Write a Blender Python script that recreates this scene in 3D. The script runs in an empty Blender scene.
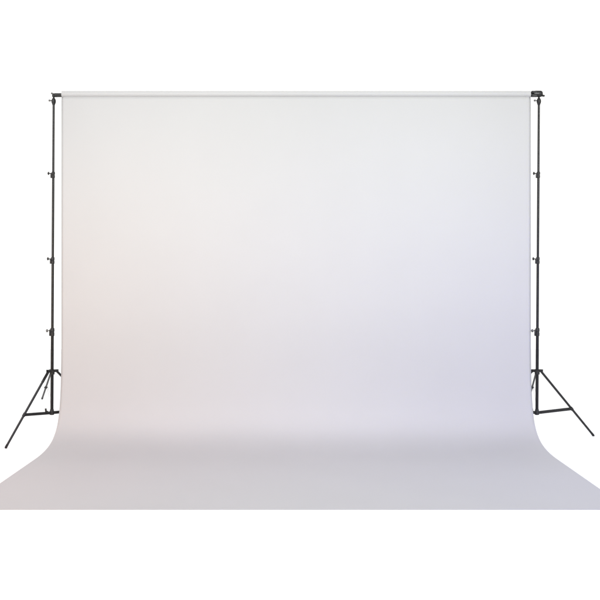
import bpy, bmesh, math, random
from mathutils import Vector, Matrix, noise

random.seed(4)
scene = bpy.context.scene
col = scene.collection

# ------------------------------------------------------------------ camera
H_CAM = 0.9770            # eye height (m)
DIST = 6.5                # camera to the plane of the stands
F_PX = 1086.0             # focal length in photo pixels (600 px wide)
cam_d = bpy.data.cameras.new("camera")
cam = bpy.data.objects.new("camera", cam_d)
col.objects.link(cam)
cam.location = (0.0, -DIST, H_CAM)
cam.rotation_euler = (math.radians(90), 0, 0)
cam_d.sensor_width = 36.0
cam_d.lens = 36.0 * F_PX / 600.0
cam_d.shift_x = 3.0 / 600.0
cam_d.shift_y = -22.0 / 600.0
cam_d.clip_start = 0.05
cam_d.clip_end = 500.0
scene.camera = cam

# ------------------------------------------------------------------ white background and surround light
world = bpy.data.worlds.new("World")
scene.world = world
world.use_nodes = True
wn = world.node_tree
# white background and added light: tint per direction fitted to the sheet, blended smoothly
# (weights x*x, y*y, z*z add up to one in every direction)
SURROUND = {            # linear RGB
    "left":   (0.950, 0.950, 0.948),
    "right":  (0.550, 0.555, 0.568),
    "back":   (1.475, 1.455, 1.400),    # white background behind the backdrop
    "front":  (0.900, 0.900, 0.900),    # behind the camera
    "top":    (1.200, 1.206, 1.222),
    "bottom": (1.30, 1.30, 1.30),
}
w_tc = wn.nodes.new("ShaderNodeTexCoord")
w_sep = wn.nodes.new("ShaderNodeSeparateXYZ")
wn.links.new(w_tc.outputs["Generated"], w_sep.inputs[0])
w_col = {}
w_sum = None
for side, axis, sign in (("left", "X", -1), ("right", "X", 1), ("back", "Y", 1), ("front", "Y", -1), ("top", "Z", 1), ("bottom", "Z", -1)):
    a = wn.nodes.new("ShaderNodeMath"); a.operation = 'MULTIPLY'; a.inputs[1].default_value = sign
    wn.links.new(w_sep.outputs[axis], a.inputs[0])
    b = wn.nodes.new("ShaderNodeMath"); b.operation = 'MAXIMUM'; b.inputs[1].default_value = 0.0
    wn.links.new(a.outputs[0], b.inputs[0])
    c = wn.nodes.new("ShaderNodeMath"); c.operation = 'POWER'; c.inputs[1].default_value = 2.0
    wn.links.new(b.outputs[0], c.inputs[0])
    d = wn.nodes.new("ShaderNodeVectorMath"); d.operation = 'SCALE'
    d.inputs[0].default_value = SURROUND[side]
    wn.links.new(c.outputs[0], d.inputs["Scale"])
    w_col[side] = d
    if w_sum is None:
        w_sum = d
    else:
        e = wn.nodes.new("ShaderNodeVectorMath"); e.operation = 'ADD'
        wn.links.new(w_sum.outputs[0], e.inputs[0]); wn.links.new(d.outputs[0], e.inputs[1])
        w_sum = e
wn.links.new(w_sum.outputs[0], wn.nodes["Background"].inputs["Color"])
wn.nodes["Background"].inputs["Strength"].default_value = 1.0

# ------------------------------------------------------------------ added lamps out of view, fitted to the sheet's tones
def added_lamp(name, loc, target, size, power, color, spread):
    d = bpy.data.lights.new(name, 'AREA')
    d.shape = 'RECTANGLE'
    d.size, d.size_y = size
    d.energy = power
    d.color = color
    d.spread = math.radians(spread)
    o = bpy.data.objects.new(name, d)
    o.location = loc
    o.rotation_euler = (Vector(target) - Vector(loc)).to_track_quat('-Z', 'Y').to_euler()
    col.objects.link(o)
    return o

def rgb_watts(r, g, b):
    m = max(r, g, b)
    return 100.0 * m, (r / m, g / m, b / m)

for loc, target, size, rgb, spread in (
        ((-3.0, -7.0, 3.0), (-1.0, 0, 1.8), (1.0, 1.0), (0.191, 0.196, 0.205), 40),   # keys on the upper sheet
        ((3.0, -7.0, 3.0), (1.0, 0, 1.8), (1.0, 1.0), (0.204, 0.207, 0.186), 40),
        ((0.0, -4.6, 4.6), (0, -1.2, 0), (4.0, 1.0), (0.410, 0.423, 0.430), 70),      # added overhead fill
        ((0.0, -7.2, 2.0), (0, 0, 0.45), (1.6, 0.8), (0.010, 0.010, 0.013), 25),      # low centre fill
        ((-2.5, -7.0, 0.9), (-1.5, 0, 0.95), (0.7, 0.7), (0.035, 0.020, 0.001), 34),  # warm accent on the left of the sheet
        ((2.5, -7.0, 0.9), (1.5, 0, 0.85), (0.7, 0.7), (0.001, 0.001, 0.027), 34),    # cool accent on the right of the sheet
        ((-3.4, -3.2, 2.6), (-1.1, -0.9, 0), (1.2, 1.2), (0.043, 0.001, 0.001), 60),  # warm accent on the floor end
        ((3.4, -3.2, 2.6), (1.1, -0.9, 0), (1.2, 1.2), (0.001, 0.001, 0.052), 60)):   # cool accent on the floor end
    power, tint = rgb_watts(*rgb)
    added_lamp("added_lamp", loc, target, size, power, tint, spread)

scene.view_settings.view_transform = 'Standard'
scene.view_settings.look = 'None'
scene.view_settings.exposure = 0.0
scene.view_settings.gamma = 1.0

# ------------------------------------------------------------------ materials
def new_mat(name):
    m = bpy.data.materials.new(name)
    m.use_nodes = True
    return m, m.node_tree, m.node_tree.nodes["Principled BSDF"]

def mottled(name, c0, c1, rough0, rough1, scale=40, bump=0.0, bscale=300, spec=0.5, metallic=0.0):
    m, nt, b = new_mat(name)
    tc = nt.nodes.new("ShaderNodeTexCoord")
    n = nt.nodes.new("ShaderNodeTexNoise")
    n.inputs["Scale"].default_value = scale
    n.inputs["Detail"].default_value = 5
    nt.links.new(tc.outputs["Object"], n.inputs["Vector"])
    r = nt.nodes.new("ShaderNodeValToRGB")
    r.color_ramp.elements[0].position = 0.35
    r.color_ramp.elements[1].position = 0.65
    r.color_ramp.elements[0].color = (*c0, 1)
    r.color_ramp.elements[1].color = (*c1, 1)
    nt.links.new(n.outputs["Fac"], r.inputs["Fac"])
    nt.links.new(r.outputs["Color"], b.inputs["Base Color"])
    mr = nt.nodes.new("ShaderNodeMapRange")
    mr.inputs["To Min"].default_value = rough0
    mr.inputs["To Max"].default_value = rough1
    nt.links.new(n.outputs["Fac"], mr.inputs["Value"])
    nt.links.new(mr.outputs["Result"], b.inputs["Roughness"])
    b.inputs["Specular IOR Level"].default_value = spec
    b.inputs["Metallic"].default_value = metallic
    if bump:
        n2 = nt.nodes.new("ShaderNodeTexNoise")
        n2.inputs["Scale"].default_value = bscale
        n2.inputs["Detail"].default_value = 3
        nt.links.new(tc.outputs["Object"], n2.inputs["Vector"])
        bp = nt.nodes.new("ShaderNodeBump")
        bp.inputs["Strength"].default_value = bump
        bp.inputs["Distance"].default_value = 0.001
        nt.links.new(n2.outputs["Fac"], bp.inputs["Height"])
        nt.links.new(bp.outputs["Normal"], b.inputs["Normal"])
    return m

M_SHEET = mottled("matte_backdrop_vinyl", (0.356, 0.355, 0.354), (0.362, 0.361, 0.360),
                  0.62, 0.72, scale=3, bump=0.06, bscale=500, spec=0.25)
M_FLOOR = mottled("white_studio_floor", (0.91, 0.91, 0.91), (0.93, 0.93, 0.93),
                  0.7, 0.8, scale=2, spec=0.1)
M_POLE = mottled("black_anodised_tube", (0.006, 0.006, 0.006), (0.011, 0.011, 0.011),
                 0.34, 0.46, scale=60, spec=0.32)
M_LOWER = mottled("black_gloss_tube", (0.004, 0.004, 0.0045), (0.007, 0.007, 0.007),
                  0.30, 0.40, scale=60, spec=0.25)
M_PLASTIC = mottled("black_plastic", (0.006, 0.006, 0.006), (0.015, 0.015, 0.015),
                    0.42, 0.6, scale=90, bump=0.1, bscale=700, spec=0.32)
M_STEEL = mottled("grey_painted_steel", (0.07, 0.07, 0.07), (0.11, 0.11, 0.105),
                  0.4, 0.55, scale=120, spec=0.5)
M_RUBBER = mottled("black_rubber", (0.010, 0.010, 0.010), (0.018, 0.018, 0.018),
                   0.7, 0.85, scale=90, spec=0.3)
M_BARE = mottled("bare_pale_aluminium", (0.66, 0.66, 0.66), (0.74, 0.74, 0.74),
                 0.35, 0.5, scale=120, metallic=0.6)

# ------------------------------------------------------------------ mesh helpers
def add_tube(bm, p0, p1, r0, r1=None, seg=20, cap=True):
    """tapered cylinder between two points"""
    if r1 is None:
        r1 = r0
    p0, p1 = Vector(p0), Vector(p1)
    ax = (p1 - p0).normalized()
    up = Vector((0, 0, 1)) if abs(ax.z) < 0.9 else Vector((0, 1, 0))
    u = ax.cross(up).normalized()
    v = ax.cross(u).normalized()
    a, b = [], []
    for i in range(seg):
        t = 2 * math.pi * i / seg
        d = u * math.cos(t) + v * math.sin(t)
        a.append(bm.verts.new(p0 + d * r0))
        b.append(bm.verts.new(p1 + d * r1))
    for i in range(seg):
        j = (i + 1) % seg
        bm.faces.new((a[i], a[j], b[j], b[i]))
    if cap:
        bm.faces.new(list(reversed(a)))
        bm.faces.new(b)

def add_lathe(bm, origin, axis, prof, seg=24):
    """prof = [(distance along the axis, radius), ...]"""
    o = Vector(origin)
    ax = Vector(axis).normalized()
    up = Vector((0, 0, 1)) if abs(ax.z) < 0.9 else Vector((0, 1, 0))
    u = ax.cross(up).normalized()
    v = ax.cross(u).normalized()
    rings = []
    for (h, r) in prof:
        rings.append([bm.verts.new(o + ax * h + (u * math.cos(2 * math.pi * i / seg)
                      + v * math.sin(2 * math.pi * i / seg)) * max(r, 1e-5)) for i in range(seg)])
    for a, b in zip(rings[:-1], rings[1:]):
        for i in range(seg):
            j = (i + 1) % seg
            bm.faces.new((a[i], a[j], b[j], b[i]))
    bm.faces.new(list(reversed(rings[0])))
    bm.faces.new(rings[-1])

def add_bar(bm, p0, p1, w, h, side=None):
    """flat bar: w measured along 'side', h across it"""
    p0, p1 = Vector(p0), Vector(p1)
    ax = (p1 - p0).normalized()
    s = Vector(side) if side else ax.cross(Vector((0, 0, 1)))
    s = (s - ax * s.dot(ax)).normalized()
    t = ax.cross(s).normalized()
    vs = []
    for p in (p0, p1):
        for (i, j) in ((-1, -1), (1, -1), (1, 1), (-1, 1)):
            vs.append(bm.verts.new(p + s * (i * w / 2) + t * (j * h / 2)))
    for f in ((0, 3, 2, 1), (4, 5, 6, 7), (0, 1, 5, 4), (1, 2, 6, 5), (2, 3, 7, 6), (3, 0, 4, 7)):
        bm.faces.new([vs[k] for k in f])

def add_box(bm, c, size, bevel=0.0):
    b2 = bmesh.new()
    bmesh.ops.create_cube(b2, size=1.0)
    for v in b2.verts:
        v.co = Vector((v.co.x * size[0], v.co.y * size[1], v.co.z * size[2])) + Vector(c)
    if bevel:
        bmesh.ops.bevel(b2, geom=b2.edges[:], offset=bevel, segments=3, affect='EDGES', profile=0.5)
    vm = {v: bm.verts.new(v.co) for v in b2.verts}
    for f in b2.faces:
        bm.faces.new([vm[v] for v in f.verts])
    b2.free()

def obj(name, bm, mat, parent=None, bevel=0.0, smooth=True):
    bmesh.ops.recalc_face_normals(bm, faces=bm.faces[:])
    me = bpy.data.meshes.new(name)
    bm.to_mesh(me)
    bm.free()
    me.materials.append(mat)
    if smooth:
        me.polygons.foreach_set("use_smooth", [True] * len(me.polygons))
        me.set_sharp_from_angle(angle=math.radians(38))
    o = bpy.data.objects.new(name, me)
    col.objects.link(o)
    if parent:
        o.parent = parent
    if bevel:
        b = o.modifiers.new("bevel", 'BEVEL')
        b.width = bevel
        b.segments = 2
        b.limit_method = 'ANGLE'
    return o

def thing(name, label, cat, loc, group=None):
    o = bpy.data.objects.new(name, None)
    o.empty_display_size = 0.1
    col.objects.link(o)
    o.location = loc
    o["label"] = label
    o["category"] = cat
    if group:
        o["group"] = group
    return o

# ------------------------------------------------------------------ floor
bm = bmesh.new()
bmesh.ops.create_circle(bm, cap_ends=True, radius=9.0, segments=96)
fl = obj("floor", bm, M_FLOOR, smooth=False)
fl["kind"] = "structure"

# ------------------------------------------------------------------ backdrop sheet
PX = DIST / F_PX                     # metres per photo pixel on the plane of the stands
def zpx(y): return H_CAM + (278.0 - y) * PX
def xpx(x): return (x - 297.0) * PX

Z_ROLL = zpx(94.2)
R_ROLL = 0.0185
Z_SEAM = zpx(97.1)
XL, XR = xpx(61.1), xpx(531.2)
Y_FRONT = -(DIST - F_PX * H_CAM / (510.0 - 278.0))   # front end of the sheet on the floor
Z_LIE = 0.0012                       # the sheet lies just on the floor

def sweep_profile():
    """(forward, z) of the hanging sheet from the seam down, round the sweep and along the floor"""
    N = 400
    def curve(L):
        f = z = 0.0
        out = [(0.0, 0.0)]
        for i in range(N):
            t = (i + 0.5) / N
            th = math.pi / 4 * (math.atan(9 * (t - 0.5)) / math.atan(4.5) + 1)
            f += math.sin(th) * L / N
            z -= math.cos(th) * L / N
            out.append((f, z))
        return out
    c = curve(1.0)
    zb = c[-1][1]
    c = [(f, z - zb) for f, z in c]
    diag = min(c, key=lambda p: abs(p[0] - p[1]))[0]
    k = 0.106 / diag
    return [(f * k, z * k) for f, z in c[::3] + c[-1:]]

arc = sweep_profile()
prof = []                            # (y, z)
# pocket: back of the seam, up round the bar, down the front to the seam
n = 40
Y_HANG = -0.0100
for i in range(n + 1):
    a = math.radians(-90) + 2 * math.pi * i / n
    prof.append((R_ROLL * math.cos(a), Z_ROLL + R_ROLL * math.sin(a)))
npk = len(prof)                      # rows that belong to the pocket
prof.append((Y_HANG, zpx(96.7)))
ztop = Z_SEAM - 0.004
z_arc = arc[0][1] + Z_LIE
m = 70
for i in range(1, m):
    prof.append((Y_HANG, ztop + (z_arc - ztop) * i / m))
for f, z in arc:
    prof.append((Y_HANG - f, z + Z_LIE))
y_end = prof[-1][0]
m = 60
for i in range(1, m + 1):
    prof.append((y_end + (Y_FRONT - y_end) * i / m, Z_LIE))

us = []
nu = 150
for i in range(nu + 1):
    us.append(XL + (XR - XL) * i / nu)
edge = [0.001, 0.002, 0.0035, 0.005, 0.007, 0.009, 0.0115, 0.014, 0.0165]
us = sorted(us + [XL + e for e in edge] + [XR - e for e in edge])

bm = bmesh.new()
rows = []
for j, (y, z) in enumerate(prof):
    row = []
    for x in us:
        d = min(x - XL, XR - x)
        xx, yy, zz = x, y, z
        if j < npk:                  # the pocket is hemmed a little narrower
            xx = x * 0.9965
        if j >= npk:
            xx = x * (0.999 + 0.001 * min(1.0, max(0.0, Z_SEAM - z) / 0.02))
            hang = min(1.0, max(0.0, Z_SEAM - z) / 0.25) * min(1.0, max(0.0, (z - Z_LIE) / 0.3))
            # slow shallow waves in the hanging cloth
            w = noise.noise(Vector((x * 0.9, z * 0.45, 3.1))) * 0.006 + noise.noise(Vector((x * 2.6, z * 0.9, 8.4))) * 0.0012
            yy += w * hang
            fl_ = 1.0 - min(1.0, max(0.0, (z - Z_LIE) / 0.15))
            zz += max(0.0, noise.noise(Vector((x * 1.2, y * 1.7, 1.7)))) * 0.0030 * fl_ * min(1.0, d / 0.1) * min(1.0, (y - Y_FRONT) / 0.3)
            # side edges roll back a little where the sheet hangs
            cur = max(0.0, 1 - d / 0.020)
            yy += 0.022 * cur * cur * (0.35 + 0.65 * min(1.0, max(0.0, (z - Z_LIE) / 0.3)))  * min(1.0, max(0.0, z - Z_LIE) / 0.12)
        row.append(bm.verts.new((xx, yy, zz)))
    rows.append(row)
def sheet_part(name, rows_, parent=None):
    b2 = bmesh.new()
    vs = [[b2.verts.new(v.co) for v in r] for r in rows_]
    for a, b in zip(vs[:-1], vs[1:]):
        for i in range(len(us) - 1):
            b2.faces.new((a[i], a[i + 1], b[i + 1], b[i]))
    o = obj(name, b2, M_SHEET, parent)
    so = o.modifiers.new("thickness", 'SOLIDIFY')
    so.thickness = 0.0010
    so.offset = 0.0
    return o

sheet = sheet_part("backdrop_sheet", rows[npk:])
sheet_part("pole_pocket", rows[:npk], sheet)
bm.free()
sheet["label"] = "wide plain off-white backdrop sheet hanging from the crossbar and sweeping forward over the floor"
sheet["category"] = "backdrop"

# ------------------------------------------------------------------ crossbar
Z_BAR = zpx(95.0)
XBL, XBR = xpx(53.6), xpx(538.9)
bar = thing("crossbar", "black horizontal crossbar through the top of the white sheet, held by both stands",
            "crossbar", ((XBL + XBR) / 2, 0, Z_BAR))
cx = (XBL + XBR) / 2
def L(x): return x - cx              # local x
bm = bmesh.new()
add_tube(bm, (L(xpx(55.5)), 0, 0), (L(xpx(533.5)), 0, 0), 0.0110, seg=24)
obj("tube", bm, M_PLASTIC, bar)
# plain bent end on the left: eye over the spigot with a short neck
bm = bmesh.new()
add_lathe(bm, (L(xpx(54.6)), 0, -0.001), (1, 0, 0), [(0, 0.0095), (0.001, 0.0122), (0.016, 0.0122), (0.017, 0.0118), (0.056, 0.0118), (0.057, 0.0108)])
add_lathe(bm, (L(XBL), 0, 0.0095), (0, 0, -1), [(0, 0.006), (0.002, 0.0085), (0.016, 0.0095), (0.020, 0.0085), (0.0215, 0.007)])
obj("bent_end", bm, M_PLASTIC, bar)
bm = bmesh.new()
add_lathe(bm, (L(xpx(53.0)), -0.007, 0.006), (-0.85, -0.2, 0.4), [(0, 0.0045), (0.006, 0.006), (0.010, 0.0055), (0.011, 0.003)])
obj("end_screw", bm, M_STEEL, bar)
# heavy clamp on the right: split jaws and a rounded body
bm = bmesh.new()
x0, x1 = L(xpx(531.2)), L(xpx(537.0))
dz = zpx(94.0) - Z_BAR
for s in (0.0104, -0.0106):
    add_box(bm, ((x0 + x1) / 2, -0.002, dz + s), (x1 - x0, 0.034, 0.0135), 0.0032)
obj("clamp_jaws", bm, M_PLASTIC, bar)
bm = bmesh.new()
xa = L(xpx(535.4))
add_lathe(bm, (xa, 0, dz + 0.001), (1, 0, 0), [(-0.008, 0.012), (-0.004, 0.0180), (0.0, 0.0197), (0.030, 0.0195), (0.036, 0.0180), (0.041, 0.0140), (0.043, 0.009)])
obj("clamp_body", bm, M_PLASTIC, bar)
bm = bmesh.new()
add_bar(bm, (L(xpx(533.6)), -0.0190, dz + 0.0005), (L(xpx(538.2)), -0.0205, dz + 0.0005), 0.004, 0.0045, side=(0, 1, 0))
obj("clamp_rib", bm, M_STEEL, bar, bevel=0.0008)
bm = bmesh.new()
add_lathe(bm, (L(xpx(540.5)), -0.008, dz - 0.010), (0.95, -0.1, -0.12), [(0, 0.004), (0.008, 0.004), (0.010, 0.0065), (0.020, 0.0060), (0.0235, 0.004)])
obj("wing_screw", bm, M_PLASTIC, bar)

# ------------------------------------------------------------------ tripod stands
def make_stand(label, x_top, x_bot, y_marks, legs, lean_knob=0.0):
    xb, xt = xpx(x_bot), xpx(x_top)
    root = thing("tripod_stand", label, "light stand", (xb, 0.0, 0.0), "tripod stands holding up the crossbar")
    ztop = zpx(97.0)
    zhub = zpx(412.6)
    def X(z):                        # pole axis, leaning a hair
        return (xt - xb) * (z - zhub) / (ztop - zhub)
    def P(z): return Vector((X(z), 0, z))
    ax = (P(ztop) - P(zhub)).normalized()
    z1, z2, z3 = [zpx(v) for v in y_marks]
    # pole sections, thick below and thin above
    secs = [(zhub - 0.012, z3, 0.0092, M_LOWER), (z3, z2, 0.0083, M_POLE), (z2, z1, 0.0077, M_POLE), (z1, zpx(101), 0.0071, M_POLE)]
    for a, b, r, mt in secs:
        bm = bmesh.new()
        add_tube(bm, P(a), P(b), r, seg=24)
        obj("pole_section", bm, mt, root)
    # locking collars with their thumb screws
    for k, zc in enumerate((z1, z2, z3)):
        rr = (0.0100, 0.0106, 0.0124)[k]
        hh = (0.040, 0.042, 0.050)[k]
        c = P(zc)
        bm = bmesh.new()
        add_lathe(bm, c - ax * hh / 2, ax, [(0, rr - 0.0025), (0.003, rr), (hh * 0.42, rr), (hh * 0.45, rr - 0.0012), (hh * 0.55, rr - 0.0012),
                                          (hh * 0.58, rr + 0.0006), (hh - 0.004, rr), (hh, rr - 0.003)])
        add_box(bm, c + Vector((-rr - 0.001, -0.002, -0.004)), (0.010, 0.015, hh * 0.78), 0.003)
        cl = obj("collar", bm, M_PLASTIC, root)
        bm = bmesh.new()
        d = Vector((-1, -0.12, (0.0, 0.10, 0.0)[k]))
        s = c + Vector((-rr - 0.004, -0.002, 0.008))
        if k < 2:
            add_lathe(bm, s, d, [(0, 0.0032), (0.008, 0.0032), (0.009, 0.0055), (0.014, 0.0062), (0.0175, 0.004), (0.020, 0.003)], seg=16)
            add_box(bm, s + d.normalized() * 0.014, (0.009, 0.004, 0.019), 0.0018)
            obj("thumb_screw", bm, M_PLASTIC, cl)
        else:
            add_lathe(bm, s, d, [(0, 0.0028), (0.009, 0.0028), (0.0095, 0.0085), (0.012, 0.0098), (0.018, 0.0095), (0.021, 0.006)], seg=18)
            obj("thumb_screw", bm, M_STEEL, cl)
    # top fitting: bulging tightener under the crossbar
    c = P(zpx(100.8))
    bm = bmesh.new()
    add_lathe(bm, c - ax * 0.026, ax, [(0, 0.0075), (0.006, 0.0092), (0.015, 0.0128), (0.026, 0.0135), (0.033, 0.0118), (0.040, 0.0085), (0.043, 0.0060), (0.050, 0.0055)])
    tp = obj("top_fitting", bm, M_PLASTIC, root)
    bm = bmesh.new()
    d = Vector((-1, -0.1, 0.03))
    add_lathe(bm, c + Vector((-0.012, 0, 0.001)), d, [(0, 0.0042), (0.007, 0.0038), (0.008, 0.0062), (0.014, 0.0066), (0.019, 0.0042)], seg=16)
    obj("thumb_screw", bm, M_STEEL, tp)
    # tripod collar (legs hinge on it) and the sliding hub below
    zc = zpx(371.2)
    c = P(zc)
    bm = bmesh.new()
    add_lathe(bm, c - ax * 0.020, ax, [(0, 0.0125), (0.002, 0.0145), (0.016, 0.0145), (0.017, 0.0165), (0.024, 0.0165), (0.026, 0.012)])
    for leg in legs:
        h = Vector((leg["foot"][0], leg["foot"][1], 0)).normalized()
        q = h.cross(Vector((0, 0, 1)))
        for s in (-1, 1):
            add_bar(bm, c + h * 0.010 + q * s * 0.0095 + Vector((0, 0, 0.001)), c + h * 0.036 + q * s * 0.0095 + Vector((0, 0, 0.001)), 0.003, 0.013, side=q)
        add_bar(bm, c + h * 0.008 + Vector((0, 0, 0.0085)), c + h * 0.037 + Vector((0, 0, 0.0085)), 0.022, 0.003, side=q)
    obj("tripod_collar", bm, M_PLASTIC, root, bevel=0.0008)
    hc = P(zhub)
    bm = bmesh.new()
    add_lathe(bm, hc - ax * 0.014, ax, [(0, 0.008), (0.002, 0.0135), (0.020, 0.0135), (0.024, 0.0120), (0.034, 0.0110)])
    for leg in legs:
        h = Vector((leg["foot"][0], leg["foot"][1], 0)).normalized()
        q = h.cross(Vector((0, 0, 1)))
        for s in (-1, 1):
            add_bar(bm, hc + h * 0.010 + q * s * 0.007, hc + h * 0.030 + q * s * 0.007, 0.003, 0.016, side=q)
    obj("lower_hub", bm, M_PLASTIC, root, bevel=0.0008)
    bm = bmesh.new()
    add_lathe(bm, hc + Vector((-0.012, -0.008, 0.002)), (-0.8, -0.45, 0.25), [(0, 0.004), (0.010, 0.004), (0.011, 0.0068), (0.020, 0.0068), (0.022, 0.005)], seg=16)
    add_bar(bm, hc + Vector((-0.030, -0.018, 0.000)), hc + Vector((-0.033, -0.019, 0.027)), 0.007, 0.010, side=(0, 1, 0))
    obj("hub_screw", bm, M_PLASTIC, root, bevel=0.001)
    # legs with their braces
    for leg in legs:
        f = Vector(leg["foot"])
        h = Vector((f.x, f.y, 0)).normalized()
        q = h.cross(Vector((0, 0, 1)))
        hinge = c + h * 0.030 + Vector((0, 0, -0.002))
        dr = (f - hinge).normalized()
        r = leg.get("r", 0.0068)
        bm = bmesh.new()
        if leg.get("fork"):
            for s in (-1, 1):
                add_bar(bm, hinge + q * s * 0.006, hinge + q * s * 0.006 + dr * 0.075, 0.0022, 0.009, side=q)
            add_tube(bm, hinge + dr * 0.058, f - dr * 0.012, r, seg=18)
        else:
            add_tube(bm, hinge - dr * 0.006, f - dr * 0.012, r, seg=18)
        add_tube(bm, hinge - q * 0.012, hinge + q * 0.012, 0.0035, seg=12)
        lo = obj("leg", bm, leg.get("mat", M_POLE), root)
        bm = bmesh.new()
        tip = r + 0.0006
        add_lathe(bm, f - dr * 0.028, dr, [(0, tip - 0.0006), (0.002, tip), (0.022, tip), (0.026, tip - 0.002)], seg=18)
        obj("rubber_foot", bm, M_RUBBER, lo)
        # brace: two flat bars from the hub to a clip on the leg
        t = leg.get("clip", 0.57)
        pc = hinge + (f - hinge) * t
        bm = bmesh.new()
        add_tube(bm, pc - q * 0.011, pc + q * 0.011, 0.0032, seg=12)
        add_tube(bm, pc - dr * 0.010, pc + dr * 0.010, r + 0.0022, seg=18)
        obj("brace_clip", bm, M_PLASTIC, lo)
        bm = bmesh.new()
        bm_ = leg.get("bmat", M_POLE)
        for s in (-1, 1):
            off = q * s * 0.0095
            if leg.get("bmat"):      # rear leg: both bars run on the inner side of the leg
                off = Vector((0.0115 + 0.005 * s, 0, 0))
            a = hc + h * 0.024 + off
            b = pc + off
            add_bar(bm, a, b, 0.0022, leg.get("bh", 0.0150), side=q)
        obj("brace", bm, bm_, root, bevel=0.0005)
    return root

def foot_at(px, py, back, x_bot, z=None):
    """foot (local to its stand) that stands 'back' metres behind the plane of the stands"""
    k = (DIST + back) / F_PX
    return ((px - 297) * k - xpx(x_bot), back, 0.0 if z is None else z)

# left stand
lb, rb = 51.9, 536.9
fl1 = foot_at(5.2, 448.5, -0.28, lb)
fl2 = foot_at(42.0, 399.0, 0.40, lb, z=H_CAM - (399.0 - 278) * (DIST + 0.40) / F_PX)
make_stand("black tripod stand to the left of the sheet, under the plain bent crossbar end",
           53.7, lb, (174.8, 260.4, 332.0),
           [dict(foot=fl1, fork=True), dict(foot=fl2, r=0.0055, bmat=M_BARE, bh=0.006), dict(foot=(0.37, 0.22, 0.0))])
fr1 = foot_at(594.0, 436.0, 0.21, rb)
fr2 = foot_at(529.0, 399.0, 0.40, rb, z=H_CAM - (399.0 - 278) * (DIST + 0.40) / F_PX)
make_stand("black tripod stand to the right of the sheet, under the bulky crossbar clamp",
           538.9, rb, (174.8, 260.4, 332.0),
           [dict(foot=fr1), dict(foot=fr2, r=0.0055, bmat=M_BARE, bh=0.006), dict(foot=(-0.36, 0.23, 0.0), fork=True)])
